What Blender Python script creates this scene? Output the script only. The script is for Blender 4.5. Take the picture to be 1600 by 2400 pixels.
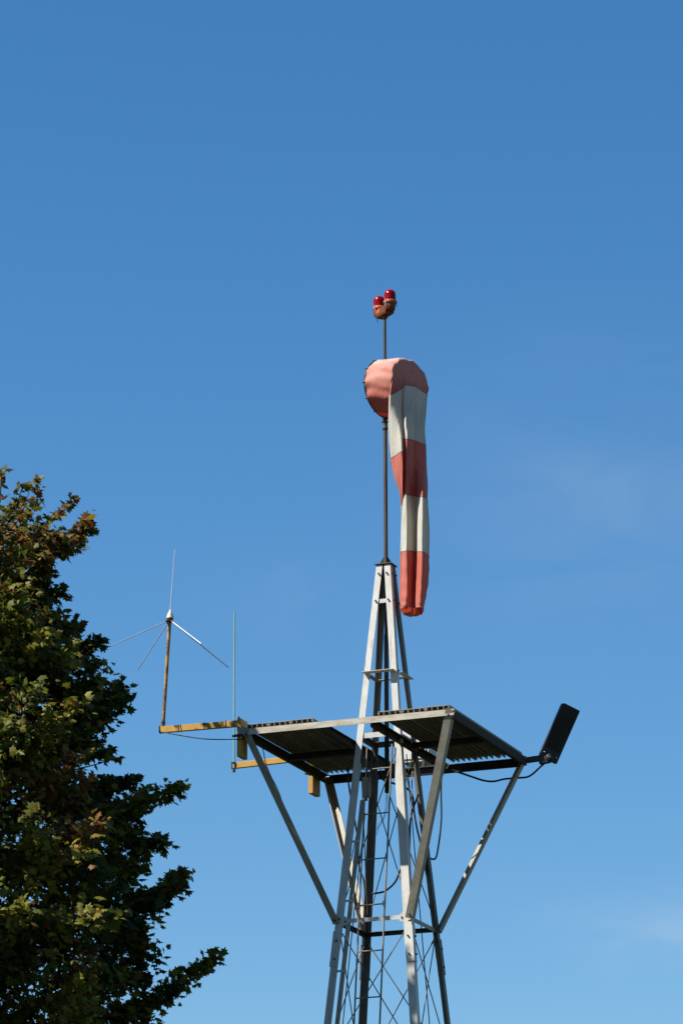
import bpy, math, random
import numpy as np
from mathutils import Vector, Matrix
for o in list(bpy.data.objects): bpy.data.objects.remove(o)
S = bpy.context.scene
C = S.collection
R = math.radians

# ------------------------------------------------------------------ camera, sky, sun, exposure
cam = bpy.data.cameras.new('camera')
cam.sensor_fit = 'VERTICAL'; cam.sensor_height = 36.0; cam.sensor_width = 24.0
cam.lens = 129.69; cam.clip_start = 0.5; cam.clip_end = 6000
co = bpy.data.objects.new('camera', cam); C.objects.link(co)
co.matrix_world = Matrix.Translation((0, 0, 1.6)) @ Matrix.Rotation(R(90 + 17.106), 4, 'X') @ Matrix.Rotation(R(-0.08), 4, 'Z')
S.camera = co

SUN_EL = 49.0
SUN_AZ = 69.0            # degrees left of the direction straight behind the camera
sd = Vector((-math.sin(R(SUN_AZ)) * math.cos(R(SUN_EL)), -math.cos(R(SUN_AZ)) * math.cos(R(SUN_EL)), math.sin(R(SUN_EL))))
sl = bpy.data.lights.new('sun', 'SUN'); sl.energy = 5.0; sl.angle = R(0.53); sl.color = (1.0, 0.965, 0.90)
so = bpy.data.objects.new('sun', sl); C.objects.link(so)
so.rotation_euler = sd.to_track_quat('Z', 'Y').to_euler()
so.location = sd * 60

W = bpy.data.worlds.new('World'); S.world = W; W.use_nodes = True
nt = W.node_tree; nt.nodes.clear()
def N(t, typ, **kw):
    n = t.nodes.new(typ)
    for k, v in kw.items():
        if k in n.inputs.keys() if hasattr(n.inputs, 'keys') else False: n.inputs[k].default_value = v
        else: setattr(n, k, v)
    return n
sky = nt.nodes.new('ShaderNodeTexSky'); sky.sky_type = 'NISHITA'; sky.sun_disc = False
sky.sun_elevation = R(SUN_EL); sky.sun_rotation = math.atan2(sd.x, sd.y)
sky.altitude = 1500; sky.air_density = 1.4; sky.dust_density = 0.0; sky.ozone_density = 4.5
tc = nt.nodes.new('ShaderNodeTexCoord')
mp = nt.nodes.new('ShaderNodeMapping'); mp.inputs['Scale'].default_value = (14, 14, 40); mp.inputs['Rotation'].default_value = (0.0, -0.12, 0)
nz = nt.nodes.new('ShaderNodeTexNoise'); nz.inputs['Scale'].default_value = 1.0; nz.inputs['Detail'].default_value = 5; nz.inputs['Roughness'].default_value = 0.55; nz.inputs['Distortion'].default_value = 0.8
def patch(x0, z0, sx, sz, lo, hi, amt):
    """a soft bank of thin haze low in the sky round one compass direction"""
    m = nt.nodes.new('ShaderNodeMapping'); m.inputs['Scale'].default_value = (1 / sx, 0, 1 / sz); m.inputs['Location'].default_value = (-x0 / sx, 0, -z0 / sz)
    gd = nt.nodes.new('ShaderNodeTexGradient'); gd.gradient_type = 'QUADRATIC_SPHERE'
    r = nt.nodes.new('ShaderNodeMapRange'); r.inputs['From Min'].default_value = lo; r.inputs['From Max'].default_value = hi; r.inputs['To Max'].default_value = amt
    u = nt.nodes.new('ShaderNodeMath'); u.operation = 'MULTIPLY'
    nt.links.new(tc.outputs['Generated'], m.inputs[0]); nt.links.new(m.outputs[0], gd.inputs[0]); nt.links.new(nz.outputs['Fac'], r.inputs['Value'])
    nt.links.new(gd.outputs['Fac'], u.inputs[0]); nt.links.new(r.outputs[0], u.inputs[1]); return u.outputs[0]
p1 = patch(0.068, 0.300, 0.085, 0.060, 0.25, 0.80, 0.19); p2 = patch(0.088, 0.183, 0.060, 0.018, 0.32, 0.75, 0.34); p3 = patch(-0.01, 0.272, 0.05, 0.025, 0.4, 0.75, 0.08)
rp = nt.nodes.new('ShaderNodeMath'); rp.operation = 'ADD'; rq = nt.nodes.new('ShaderNodeMath'); rq.operation = 'ADD'
nt.links.new(p1, rp.inputs[0]); nt.links.new(p2, rp.inputs[1]); nt.links.new(rp.outputs[0], rq.inputs[0]); nt.links.new(p3, rq.inputs[1])
mx = nt.nodes.new('ShaderNodeMix'); mx.data_type = 'RGBA'
tint = nt.nodes.new('ShaderNodeHueSaturation'); tint.inputs['Saturation'].default_value = 1.275; tint.inputs['Hue'].default_value = 0.500
bg = nt.nodes.new('ShaderNodeBackground'); out = nt.nodes.new('ShaderNodeOutputWorld')
nt.links.new(tc.outputs['Generated'], mp.inputs['Vector']); nt.links.new(mp.outputs[0], nz.inputs['Vector'])
nt.links.new(rq.outputs[0], mx.inputs[0])
nt.links.new(sky.outputs[0], tint.inputs['Color']); nt.links.new(tint.outputs[0], mx.inputs[6]); mx.inputs[7].default_value = (5.2, 5.8, 6.4, 1)
nt.links.new(mx.outputs[2], bg.inputs['Color']); bg.inputs['Strength'].default_value = 0.0645
nt.links.new(bg.outputs[0], out.inputs['Surface'])
S.view_settings.view_transform = 'Standard'; S.view_settings.look = 'None'
S.view_settings.exposure = 1.0; S.view_settings.gamma = 1.0

# ------------------------------------------------------------------ materials (procedural)
def mat(name):
    m = bpy.data.materials.new(name); m.use_nodes = True
    t = m.node_tree; t.nodes.clear()
    o = t.nodes.new('ShaderNodeOutputMaterial'); b = t.nodes.new('ShaderNodeBsdfPrincipled')
    t.links.new(b.outputs[0], o.inputs[0])
    return m, t, b, o
def noise(t, scale, detail=4, rough=0.6, stretch=(1, 1, 1), dist=0.0):
    c = t.nodes.new('ShaderNodeTexCoord'); mp = t.nodes.new('ShaderNodeMapping'); mp.inputs['Scale'].default_value = stretch
    n = t.nodes.new('ShaderNodeTexNoise'); n.inputs['Scale'].default_value = scale; n.inputs['Detail'].default_value = detail
    n.inputs['Roughness'].default_value = rough; n.inputs['Distortion'].default_value = dist
    t.links.new(c.outputs['Object'], mp.inputs[0]); t.links.new(mp.outputs[0], n.inputs['Vector'])
    return n.outputs['Fac']
def ramp(t, fac, a, b):
    n = t.nodes.new('ShaderNodeMapRange'); n.inputs['From Min'].default_value = a; n.inputs['From Max'].default_value = b
    t.links.new(fac, n.inputs['Value']); return n.outputs[0]
def mixc(t, fac, c1, c2, mode='MIX'):
    n = t.nodes.new('ShaderNodeMix'); n.data_type = 'RGBA'; n.blend_type = mode
    if isinstance(fac, (int, float)): n.inputs[0].default_value = fac
    else: t.links.new(fac, n.inputs[0])
    for i, c in ((6, c1), (7, c2)):
        if isinstance(c, tuple): n.inputs[i].default_value = (c[0], c[1], c[2], 1)
        else: t.links.new(c, n.inputs[i])
    return n.outputs[2]
def bump(t, b, h, strength, dist):
    n = t.nodes.new('ShaderNodeBump'); n.inputs['Strength'].default_value = strength; n.inputs['Distance'].default_value = dist
    t.links.new(h, n.inputs['Height']); t.links.new(n.outputs[0], b.inputs['Normal'])

def weathered(name, base, stain, spot, stain_rng=(0.45, 0.75), spot_rng=(0.66, 0.74), rough=0.55, metal=0.0, stretch=(1, 1, 0.35), sc=9.0, spec=0.3, streak=None):
    m, t, b, o = mat(name)
    n1 = noise(t, sc, 5, 0.65, stretch); n2 = noise(t, sc * 5.5, 3, 0.6, stretch); n3 = noise(t, sc * 2.3, 6, 0.7)
    c = mixc(t, ramp(t, n1, *stain_rng), base, stain)
    dark = tuple(x * 0.82 for x in base)
    c = mixc(t, ramp(t, n2, 0.45, 0.85), c, dark)
    c = mixc(t, ramp(t, n3, *spot_rng), c, spot)
    if streak:
        n5 = noise(t, 30, 4, 0.7, (1, 1, 0.05)); n6 = noise(t, 2.6, 3, 0.6)
        ms_ = t.nodes.new('ShaderNodeMath'); ms_.operation = 'MULTIPLY'; t.links.new(ramp(t, n5, 0.54, 0.68), ms_.inputs[0]); t.links.new(ramp(t, n6, 0.46, 0.62), ms_.inputs[1])
        c = mixc(t, ms_.outputs[0], c, streak)
    t.links.new(c, b.inputs['Base Color']); b.inputs['Specular IOR Level'].default_value = spec; b.inputs['Roughness'].default_value = rough; b.inputs['Metallic'].default_value = metal
    bump(t, b, n2, 0.15, 0.004)
    return m
M = {}
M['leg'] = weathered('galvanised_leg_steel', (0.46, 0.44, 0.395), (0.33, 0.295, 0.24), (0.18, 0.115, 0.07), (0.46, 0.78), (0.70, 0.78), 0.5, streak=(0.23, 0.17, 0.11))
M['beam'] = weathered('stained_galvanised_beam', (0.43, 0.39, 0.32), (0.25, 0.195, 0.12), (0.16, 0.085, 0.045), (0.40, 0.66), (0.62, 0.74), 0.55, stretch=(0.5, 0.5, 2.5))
M['legshade'] = weathered('shade_toned_leg_steel', (0.14, 0.128, 0.105), (0.095, 0.08, 0.058), (0.10, 0.05, 0.03), (0.45, 0.75), (0.66, 0.76), 0.6)  # leg steel darkened to stand in for shade on back legs and girts
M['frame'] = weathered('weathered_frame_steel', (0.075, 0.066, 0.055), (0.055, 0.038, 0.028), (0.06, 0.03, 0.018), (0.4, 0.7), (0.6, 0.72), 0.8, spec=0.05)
M['strut'] = weathered('dull_galvanised_strut', (0.29, 0.265, 0.205), (0.21, 0.165, 0.105), (0.14, 0.08, 0.045), (0.42, 0.78), (0.66, 0.76), 0.55, streak=(0.13, 0.08, 0.045))
M['ladder'] = weathered('dull_ladder_steel', (0.20, 0.175, 0.14), (0.13, 0.10, 0.07), (0.10, 0.05, 0.03))
M['rod'] = weathered('brown_tie_rod', (0.13, 0.105, 0.075), (0.08, 0.055, 0.035), (0.09, 0.04, 0.02))
M['grating'] = weathered('galvanised_plank_grating', (0.25, 0.235, 0.195), (0.15, 0.13, 0.10), (0.13, 0.07, 0.05), rough=0.6)
M['rust'] = weathered('brown_rusty_pipe', (0.060, 0.045, 0.033), (0.036, 0.025, 0.018), (0.085, 0.05, 0.028), (0.4, 0.7), (0.58, 0.7), 0.6, sc=14)
M['bolt'] = weathered('dark_bolt_steel', (0.055, 0.045, 0.045), (0.04, 0.03, 0.025), (0.10, 0.05, 0.03), rough=0.45, metal=0.3)
M['yellow'] = weathered('chipped_yellow_paint', (0.44, 0.245, 0.042), (0.36, 0.18, 0.032), (0.07, 0.042, 0.025), (0.4, 0.7), (0.62, 0.66), 0.55, sc=7, stretch=(1, 1, 1))
M['yellowrust'] = weathered('yellow_paint_over_rust', (0.40, 0.21, 0.04), (0.10, 0.045, 0.02), (0.42, 0.32, 0.20), (0.44, 0.54), (0.60, 0.66), 0.6, sc=10, stretch=(1, 1, 0.45))
M['alu'] = weathered('aluminium_rod', (0.55, 0.55, 0.55), (0.45, 0.45, 0.44), (0.3, 0.28, 0.25), rough=0.35, metal=0.5)
M['cap'] = weathered('cream_plastic_cap', (0.50, 0.45, 0.35), (0.4, 0.33, 0.23), (0.2, 0.12, 0.06), rough=0.45)
M['green'] = weathered('faded_green_fibreglass', (0.20, 0.34, 0.23), (0.30, 0.36, 0.22), (0.40, 0.33, 0.15), rough=0.4, sc=5)
M['cable'] = weathered('black_cable_sheath', (0.018, 0.018, 0.020), (0.03, 0.03, 0.032), (0.05, 0.045, 0.04), rough=0.5)
M['casting'] = weathered('dark_brown_lamp_casting', (0.15, 0.038, 0.011), (0.09, 0.022, 0.008), (0.26, 0.075, 0.018), (0.4, 0.7), (0.62, 0.70), 0.5, sc=12)  # orange housing's shaded side, its shade put into the brown
M['orange'] = weathered('weathered_orange_casting', (0.37, 0.085, 0.014), (0.25, 0.052, 0.011), (0.08, 0.028, 0.012), (0.4, 0.7), (0.6, 0.7), 0.5, sc=12)
M['lampbody'] = weathered('black_lamp_housing', (0.020, 0.020, 0.021), (0.03, 0.03, 0.03), (0.06, 0.055, 0.05), (0.5, 0.8), (0.72, 0.8), 0.45)
M['white'] = weathered('white_cabinet_paint', (0.50, 0.48, 0.44), (0.40, 0.37, 0.32), (0.35, 0.28, 0.2), rough=0.5)

m, t, b, o = mat('dark_lamp_glass'); M['lampglass'] = m
n = noise(t, 5, 3); c = mixc(t, ramp(t, n, 0.4, 0.7), (0.010, 0.011, 0.013), (0.018, 0.018, 0.019)); t.links.new(c, b.inputs['Base Color'])
b.inputs['Roughness'].default_value = 0.16; b.inputs['Specular IOR Level'].default_value = 0.35

m, t, b, o = mat('red_lens_glass'); M['lens'] = m
n = noise(t, 20, 2); c = mixc(t, ramp(t, n, 0.3, 0.7), (0.25, 0.0015, 0.002), (0.16, 0.001, 0.001)); t.links.new(c, b.inputs['Base Color'])
b.inputs['Roughness'].default_value = 0.20; b.inputs['Specular IOR Level'].default_value = 0.15; b.inputs['Coat Weight'].default_value = 0.05; b.inputs['Coat Roughness'].default_value = 0.05
b.inputs['Transmission Weight'].default_value = 0.0

PSI = -0.3774
def loc_dir(X, Y, Z=0):   # a world direction in the tower's frame
    c, s_ = math.cos(PSI), math.sin(PSI)
    return Vector((c * X + s_ * Y, -s_ * X + c * Y, Z))
def cloth(name, base, faded, dirt, trans, z_tint=False):
    m, t, b, o = mat(name)
    n1 = noise(t, 3.2, 4, 0.6, (1, 1, 0.6)); n2 = noise(t, 26, 4, 0.65, (1.6, 1.6, 0.25)); n3 = noise(t, 7, 5, 0.6, (1, 1, 0.5))
    c = mixc(t, ramp(t, n1, 0.38, 0.66), base, faded)
    c = mixc(t, ramp(t, n3, 0.55, 0.85), c, dirt)
    if z_tint:                                   # paler on the upper side in front of the fold, deeper red below
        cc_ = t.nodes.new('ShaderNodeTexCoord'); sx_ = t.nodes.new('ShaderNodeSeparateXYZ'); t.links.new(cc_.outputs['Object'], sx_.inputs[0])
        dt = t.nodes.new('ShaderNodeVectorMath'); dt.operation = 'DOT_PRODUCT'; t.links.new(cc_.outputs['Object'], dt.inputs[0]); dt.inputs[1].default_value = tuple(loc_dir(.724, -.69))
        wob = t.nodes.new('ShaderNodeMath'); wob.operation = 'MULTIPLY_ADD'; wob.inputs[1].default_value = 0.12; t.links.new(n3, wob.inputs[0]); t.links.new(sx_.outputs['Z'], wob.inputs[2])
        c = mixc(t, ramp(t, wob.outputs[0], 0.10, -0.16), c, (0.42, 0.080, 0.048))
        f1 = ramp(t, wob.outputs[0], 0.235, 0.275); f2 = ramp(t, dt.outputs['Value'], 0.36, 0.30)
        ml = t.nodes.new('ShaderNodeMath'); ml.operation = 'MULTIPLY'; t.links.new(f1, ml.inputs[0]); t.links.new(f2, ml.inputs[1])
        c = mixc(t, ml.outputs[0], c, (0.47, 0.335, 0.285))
    t.links.new(c, b.inputs['Base Color']); b.inputs['Roughness'].default_value = 0.75
    b.inputs['Sheen Weight'].default_value = 0.08
    tr = t.nodes.new('ShaderNodeBsdfTranslucent'); t.links.new(mixc(t, 1.0, c, c, 'MULTIPLY') if trans > .11 else c, tr.inputs['Color'])
    ms = t.nodes.new('ShaderNodeMixShader'); ms.inputs[0].default_value = trans
    t.links.new(b.outputs[0], ms.inputs[1]); t.links.new(tr.outputs[0], ms.inputs[2]); t.links.new(ms.outputs[0], o.inputs[0])
    n4 = noise(t, 9, 3, 0.5, (1, 1, 0.22), 0.4)
    add = t.nodes.new('ShaderNodeMath'); add.operation = 'MULTIPLY_ADD'; add.inputs[1].default_value = 0.35
    t.links.new(n2, add.inputs[0]); t.links.new(n4, add.inputs[2])
    bump(t, b, add.outputs[0], 0.55, 0.035)
    return m
M['pinkcloth'] = cloth('faded_pink_cloth', (0.55, 0.205, 0.145), (0.57, 0.255, 0.19), (0.47, 0.125, 0.075), 0.30, True)
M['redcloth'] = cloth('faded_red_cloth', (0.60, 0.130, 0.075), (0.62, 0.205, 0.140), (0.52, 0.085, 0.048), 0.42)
M['whitecloth'] = cloth('off_white_cloth', (0.61, 0.57, 0.475), (0.64, 0.605, 0.515), (0.51, 0.46, 0.37), 0.42)
M['thread'] = weathered('brown_seam_thread', (0.16, 0.07, 0.05), (0.12, 0.06, 0.04), (0.1, 0.05, 0.03))

m, t, b, o = mat('maple_leaf'); M['leaf'] = m
at_ = t.nodes.new('ShaderNodeAttribute'); at_.attribute_name = 'leaf_colour'
n = noise(t, 3.0, 3); c = mixc(t, ramp(t, n, 0.3, 0.7), at_.outputs['Color'], (0.8, 0.8, 0.75), 'MULTIPLY')
t.links.new(c, b.inputs['Base Color']); b.inputs['Roughness'].default_value = 0.55; b.inputs['Specular IOR Level'].default_value = 0.18
tr = t.nodes.new('ShaderNodeBsdfTranslucent'); t.links.new(c, tr.inputs['Color'])
ms = t.nodes.new('ShaderNodeMixShader'); ms.inputs[0].default_value = 0.38
t.links.new(b.outputs[0], ms.inputs[1]); t.links.new(tr.outputs[0], ms.inputs[2]); t.links.new(ms.outputs[0], o.inputs[0])
M['bark'] = weathered('grey_brown_bark', (0.085, 0.065, 0.048), (0.05, 0.038, 0.028), (0.12, 0.11, 0.09), rough=0.85, sc=12, stretch=(1, 1, 0.2))
M['twig'] = weathered('reddish_twig_bark', (0.075, 0.035, 0.028), (0.05, 0.028, 0.02), (0.10, 0.06, 0.04), rough=0.7)
M['grass'] = weathered('mown_grass', (0.016, 0.022, 0.007), (0.020, 0.022, 0.009), (0.025, 0.021, 0.013), rough=0.9, sc=0.7, stretch=(1, 1, 1))

# ------------------------------------------------------------------ mesh helpers
class MB:
    def __init__(s): s.v = []; s.f = []; s.mi = []; s.sm = []
    def add(s, vs, fs, mi=0, smooth=False):
        k = len(s.v); s.v += [tuple(v) for v in vs]
        for f in fs: s.f.append(tuple(i + k for i in f)); s.mi.append(mi); s.sm.append(smooth)
        return s
    def prism(s, poly, p0, p1, a, b, mi=0, end=None):
        """polygon (in axes a, b) extruded from p0 to p1"""
        p0 = Vector(p0); p1 = Vector(p1); a = Vector(a); b = Vector(b); n = len(poly)
        vs = [p0 + a * x + b * y for x, y in poly] + [p1 + a * x + b * y for x, y in (end or poly)]
        fs = [(i, (i + 1) % n, n + (i + 1) % n, n + i) for i in range(n)]
        fs += [tuple(range(n - 1, -1, -1)), tuple(range(n, 2 * n))]
        return s.add(vs, fs, mi)
    def bar(s, p0, p1, w, h, up=(0, 0, 1), mi=0):
        d = (Vector(p1) - Vector(p0)).normalized(); u = Vector(up); a = d.cross(u).normalized(); b = a.cross(d).normalized()
        w /= 2; h /= 2; c = min(w, h) * 0.12
        poly = [(-w + c, -h), (w - c, -h), (w, -h + c), (w, h - c), (w - c, h), (-w + c, h), (-w, h - c), (-w, -h + c)]
        return s.prism(poly, p0, p1, a, b, mi)
    def angle(s, p0, p1, da, db, w, th, mi=0, w1=None):
        """rolled L section: apex runs p0-p1, flanges along da and db"""
        f = lambda w: [(0, 0), (w, 0), (w, th * 0.7), (w - th * 0.3, th), (th, th), (th, w - th * 0.3), (th * 0.7, w), (0, w)]
        d = (Vector(p1) - Vector(p0)).normalized()
        da = Vector(da); da = (da - d * da.dot(d)).normalized(); db = Vector(db); db = (db - d * db.dot(d)).normalized()
        return s.prism(f(w), p0, p1, da, db, mi)
    def channel(s, p0, p1, open_dir, w, h, th, mi=0):
        d = (Vector(p1) - Vector(p0)).normalized(); a = Vector(open_dir); b = Vector((0, 0, 1))
        poly = [(0, -h / 2), (w, -h / 2), (w, -h / 2 + th), (th, -h / 2 + th), (th, h / 2 - th), (w, h / 2 - th), (w, h / 2), (0, h / 2)]
        return s.prism(poly, p0, p1, a, b, mi)
    def tube(s, pts, r, n=8, mi=0, r1=None, smooth=True):
        pts = [Vector(p) for p in pts]; L = len(pts); vs = []; prev = None
        for i, p in enumerate(pts):
            d = (pts[min(i + 1, L - 1)] - pts[max(i - 1, 0)]).normalized()
            if prev is None:
                u = Vector((0, 0, 1)) if abs(d.z) < 0.9 else Vector((1, 0, 0)); a = d.cross(u).normalized()
            else: a = (prev - d * prev.dot(d)).normalized()
            prev = a; b = d.cross(a)
            rr = r if r1 is None else r + (r1 - r) * i / (L - 1)
            for k in range(n):
                g = 2 * math.pi * k / n; vs.append(p + a * (rr * math.cos(g)) + b * (rr * math.sin(g)))
        fs = [(i * n + k, i * n + (k + 1) % n, (i + 1) * n + (k + 1) % n, (i + 1) * n + k) for i in range(L - 1) for k in range(n)]
        s.add(vs, fs, mi, smooth)
        return s.add([vs[k] for k in range(n)] + [vs[(L - 1) * n + k] for k in range(n)], [tuple(range(n - 1, -1, -1)), tuple(range(n, 2 * n))], mi)
    def lathe(s, prof, c, axis=(0, 0, 1), n=20, mi=0, smooth=True):
        """prof: (radius, height) pairs along axis from c"""
        d = Vector(axis).normalized(); u = Vector((0, 0, 1)) if abs(d.z) < 0.9 else Vector((1, 0, 0)); a = d.cross(u).normalized(); b = d.cross(a)
        c = Vector(c); vs = []
        for r, h in prof:
            for k in range(n):
                g = 2 * math.pi * k / n; vs.append(c + d * h + a * (r * math.cos(g)) + b * (r * math.sin(g)))
        L = len(prof)
        fs = [(i * n + k, i * n + (k + 1) % n, (i + 1) * n + (k + 1) % n, (i + 1) * n + k) for i in range(L - 1) for k in range(n)]
        return s.add(vs, fs, mi, smooth)
    def build(s, name, mats, parent=None, off=(0, 0, 0)):
        me = bpy.data.meshes.new(name); o_ = Vector(off)
        me.from_pydata([Vector(v) - o_ for v in s.v], [], s.f)
        for m_ in (mats if isinstance(mats, (list, tuple)) else [mats]): me.materials.append(m_)
        me.polygons.foreach_set('material_index', s.mi); me.polygons.foreach_set('use_smooth', s.sm)
        import bmesh
        bm = bmesh.new(); bm.from_mesh(me); bmesh.ops.recalc_face_normals(bm, faces=bm.faces[:]); bm.to_mesh(me); bm.free()
        me.update()
        o = bpy.data.objects.new(name, me); C.objects.link(o)
        if parent: o.parent = parent
        return o
def smooth_path(pts, n=6):
    P = [Vector(p) for p in pts]; P = [P[0] * 2 - P[1]] + P + [P[-1] * 2 - P[-2]]; out = []
    for i in range(1, len(P) - 2):
        for k in range(n):
            u = k / n; a, b, c, d = P[i - 1:i + 3]
            out.append(0.5 * ((2 * b) + (c - a) * u + (2 * a - 5 * b + 4 * c - d) * u * u + (3 * b - a - 3 * c + d) * u ** 3))
    return out + [P[-2]]
# the tower's own frame: x along the platform front, y to the back, z up from the ground
TX, TY = 0.4491, 35.9507
def T(p):
    c, s_ = math.cos(PSI), math.sin(PSI)
    return Vector((TX + c * p[0] - s_ * p[1], TY + s_ * p[0] + c * p[1], p[2]))
class Thing:
    """an Empty at the thing's base; parts are given in the tower's frame"""
    def __init__(s, name, label, cat, base=(0, 0, 0), group=None):
        o = bpy.data.objects.new(name, None); C.objects.link(o); o.empty_display_size = 0.2
        o.location = T(base); o.rotation_euler = (0, 0, PSI); o['label'] = label; o['category'] = cat
        if group: o['group'] = group
        s.o = o; s.base = Vector(base)
    def part(s, name, mb, mats, parent=None, label=None):
        p = mb.build(name, mats, parent or s.o, s.base)
        if label: p['label'] = label
        return p
    def sub(s, name, mb, mats, parent): return s.part(name, mb, mats, parent)

# ------------------------------------------------------------------ ground
g = MB()
ring = [(0, 0)]
n = 72; vs = [(0, 0, 0)]
for rr in (6, 15, 40, 120, 500, 2500):
    for k in range(n):
        a = 2 * math.pi * k / n; vs.append((rr * math.cos(a), rr * math.sin(a) + 20, 0))
fs = [(0, 1 + k, 1 + (k + 1) % n) for k in range(n)]
for j in range(5):
    fs += [(1 + j * n + k, 1 + (j + 1) * n + k, 1 + (j + 1) * n + (k + 1) % n, 1 + j * n + (k + 1) % n) for k in range(n)]
vs[0] = (0, 20, 0)
gr = g.add(vs, fs).build('ground', M['grass']); gr['kind'] = 'structure'; gr['label'] = 'short mown grass around the foot of the tower and tree'

# ------------------------------------------------------------------ lattice tower
W0, K, HT = 0.0748, 0.08686, 12.085
def w(h): return W0 + K * (HT - h)
def apex(sx, sy, h): return Vector((sx * w(h), sy * w(h), h))
HP = 10.21
tower = Thing('lattice_tower', 'tapering four-legged galvanised steel lattice tower standing under the wind sock', 'tower')
for sx, sy in ((-1, -1), (1, -1), (1, 1), (-1, 1)):
    mb = MB()
    for h0, h1, ww in ((0, 8.12, .078), (8.12, 10.0, .082), (10.0, HT, .066)):
        ov = 0.0 if h0 == 0 else 0.0
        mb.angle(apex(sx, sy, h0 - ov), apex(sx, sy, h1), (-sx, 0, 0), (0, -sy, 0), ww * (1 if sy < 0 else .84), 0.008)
    LM = M['leg'] if sy < 0 else M['legshade']
    leg = tower.part('leg', mb, LM, label=None if sy < 0 else 'back leg with shade put into its dark colour')
    # lapped splice plates with their bolts
    for h0, h1 in ((7.95, 8.30),):
        sp = MB().angle(apex(sx, sy, h0) + Vector((sx * .0085, sy * .0085, 0)), apex(sx, sy, h1) + Vector((sx * .0085, sy * .0085, 0)), (-sx, 0, 0), (0, -sy, 0), 0.078, 0.007)
        tower.sub('splice_angle', sp, LM, leg)
    for h, on in ((8.02, 1), (8.20, 1), (8.42, 0), (11.70, 0), (11.99, 0), (10.94, 0)):
        a = apex(sx, sy, h); off = .017 if on else .009
        bp = [(0, .009), (.009, .009), (.011, .006), (.011, -.002)]
        if sy < 0: tower.sub('bolt', MB().lathe(bp, a + Vector((-sx * .040, sy * off, 0)), (0, sy, 0), 6, smooth=False), M['bolt'], leg)
        if sx > 0: tower.sub('bolt', MB().lathe(bp, a + Vector((sx * off, -sy * .040, 0)), (sx, 0, 0), 6, smooth=False), M['bolt'], leg)
# square rings of angle or flat bar round the legs
def girt_ring(h, kind, ww, mats, name):
    sides = (((-1, -1), (1, -1), (0, -1)), ((1, -1), (1, 1), (1, 0)), ((1, 1), (-1, 1), (0, 1)), ((-1, 1), (-1, -1), (-1, 0)))
    for k, (a, b, nrm) in enumerate(sides):
        nv = Vector((nrm[0], nrm[1], 0)); pa = apex(*a, h); pb = apex(*b, h); d = (pb - pa).normalized(); mm = mats[k]
        mb = MB(); dz = Vector((0, 0, 0.0 if k % 2 == 0 else -0.014))
        if kind == 'flat':
            o_ = -nv * (.012 if k % 2 == 0 else .020); mb.bar(pa + d * .022 + o_, pb - d * .022 + o_, 0.006, ww, (0, 0, 1))
        elif kind == 'shelf':       # a flat plate lying out from the legs
            o_ = nv * (.044 if k == 0 else .030 if k == 1 else -.040); e = -.004 if k == 0 else -.012
            mb.bar(pa + d * (.004 - e) + o_ + dz, pb - d * (.004 - e) + o_ + dz, .084 if k == 0 else .055, .007)
        else:
            o_ = -nv * (.010 if k % 2 == 0 else .018)
            mb.angle(pa + d * .022 + o_ + dz + Vector((0, 0, ww / 2)), pb - d * .022 + o_ + dz + Vector((0, 0, ww / 2)), (0, 0, -1), -nv, ww, 0.006)
        tower.part(name, mb, mm)
Lg, Dk, St = M['leg'], M['legshade'], M['strut']
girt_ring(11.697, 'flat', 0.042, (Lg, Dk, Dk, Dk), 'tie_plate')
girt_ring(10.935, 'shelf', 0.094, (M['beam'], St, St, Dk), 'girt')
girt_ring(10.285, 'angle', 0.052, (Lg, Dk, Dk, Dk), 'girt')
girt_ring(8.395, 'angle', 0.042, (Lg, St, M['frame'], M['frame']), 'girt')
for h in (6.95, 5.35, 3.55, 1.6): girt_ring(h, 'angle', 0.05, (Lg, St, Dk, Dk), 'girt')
# crossed tie rods on the four faces of each bay
levels = (10.27, 8.38, 6.95, 5.35, 3.55, 1.6)
for h1, h0 in zip(levels[:-1], levels[1:]):
    for a, b, nrm in (((-1, -1), (1, -1), (0, -1)), ((1, -1), (1, 1), (1, 0)), ((1, 1), (-1, 1), (0, 1)), ((-1, 1), (-1, -1), (-1, 0))):
        nv = Vector((nrm[0], nrm[1], 0))
        for i, (p, q_) in enumerate(((a, b), (b, a))):
            pa = apex(*p, h1); pb = apex(*q_, h0); d = (pb - pa).normalized(); ins = Vector((0, 0, 0)) - nv * (0.022 + 0.016 * i)
            s0 = pa + d * .05 + ins; s1 = pb - d * .05 + ins
            mb = MB().tube([s0, s1], 0.0056, 7)
            mb.bar(s0 - d * .04, s0 + d * .10, 0.006, 0.03, nv)          # flattened eye at the upper end
            tower.part('tie_rod', mb, M['rod'])
for sx in (-1, 1):
    a = apex(sx, -1, 8.39)
    gp = MB().prism([(0, -.055), (.085, -.03), (.085, .03), (.03, .075), (0, .075)], a + Vector((0, .0095, 0)) + Vector((-sx * .04, 0, 0)), a + Vector((0, .0145, 0)) + Vector((-sx * .04, 0, 0)), (-sx, 0, 0), (0, 0, 1))
    tower.part('gusset_plate', gp, Lg)
    for q_ in (.10,): tower.part('bolt', MB().lathe([(0, .008), (.009, .008), (.011, .005), (.011, -.002)], a + Vector((-sx * q_, .0095, 0)), (0, -1, 0), 6, smooth=False), M['bolt'])
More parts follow.
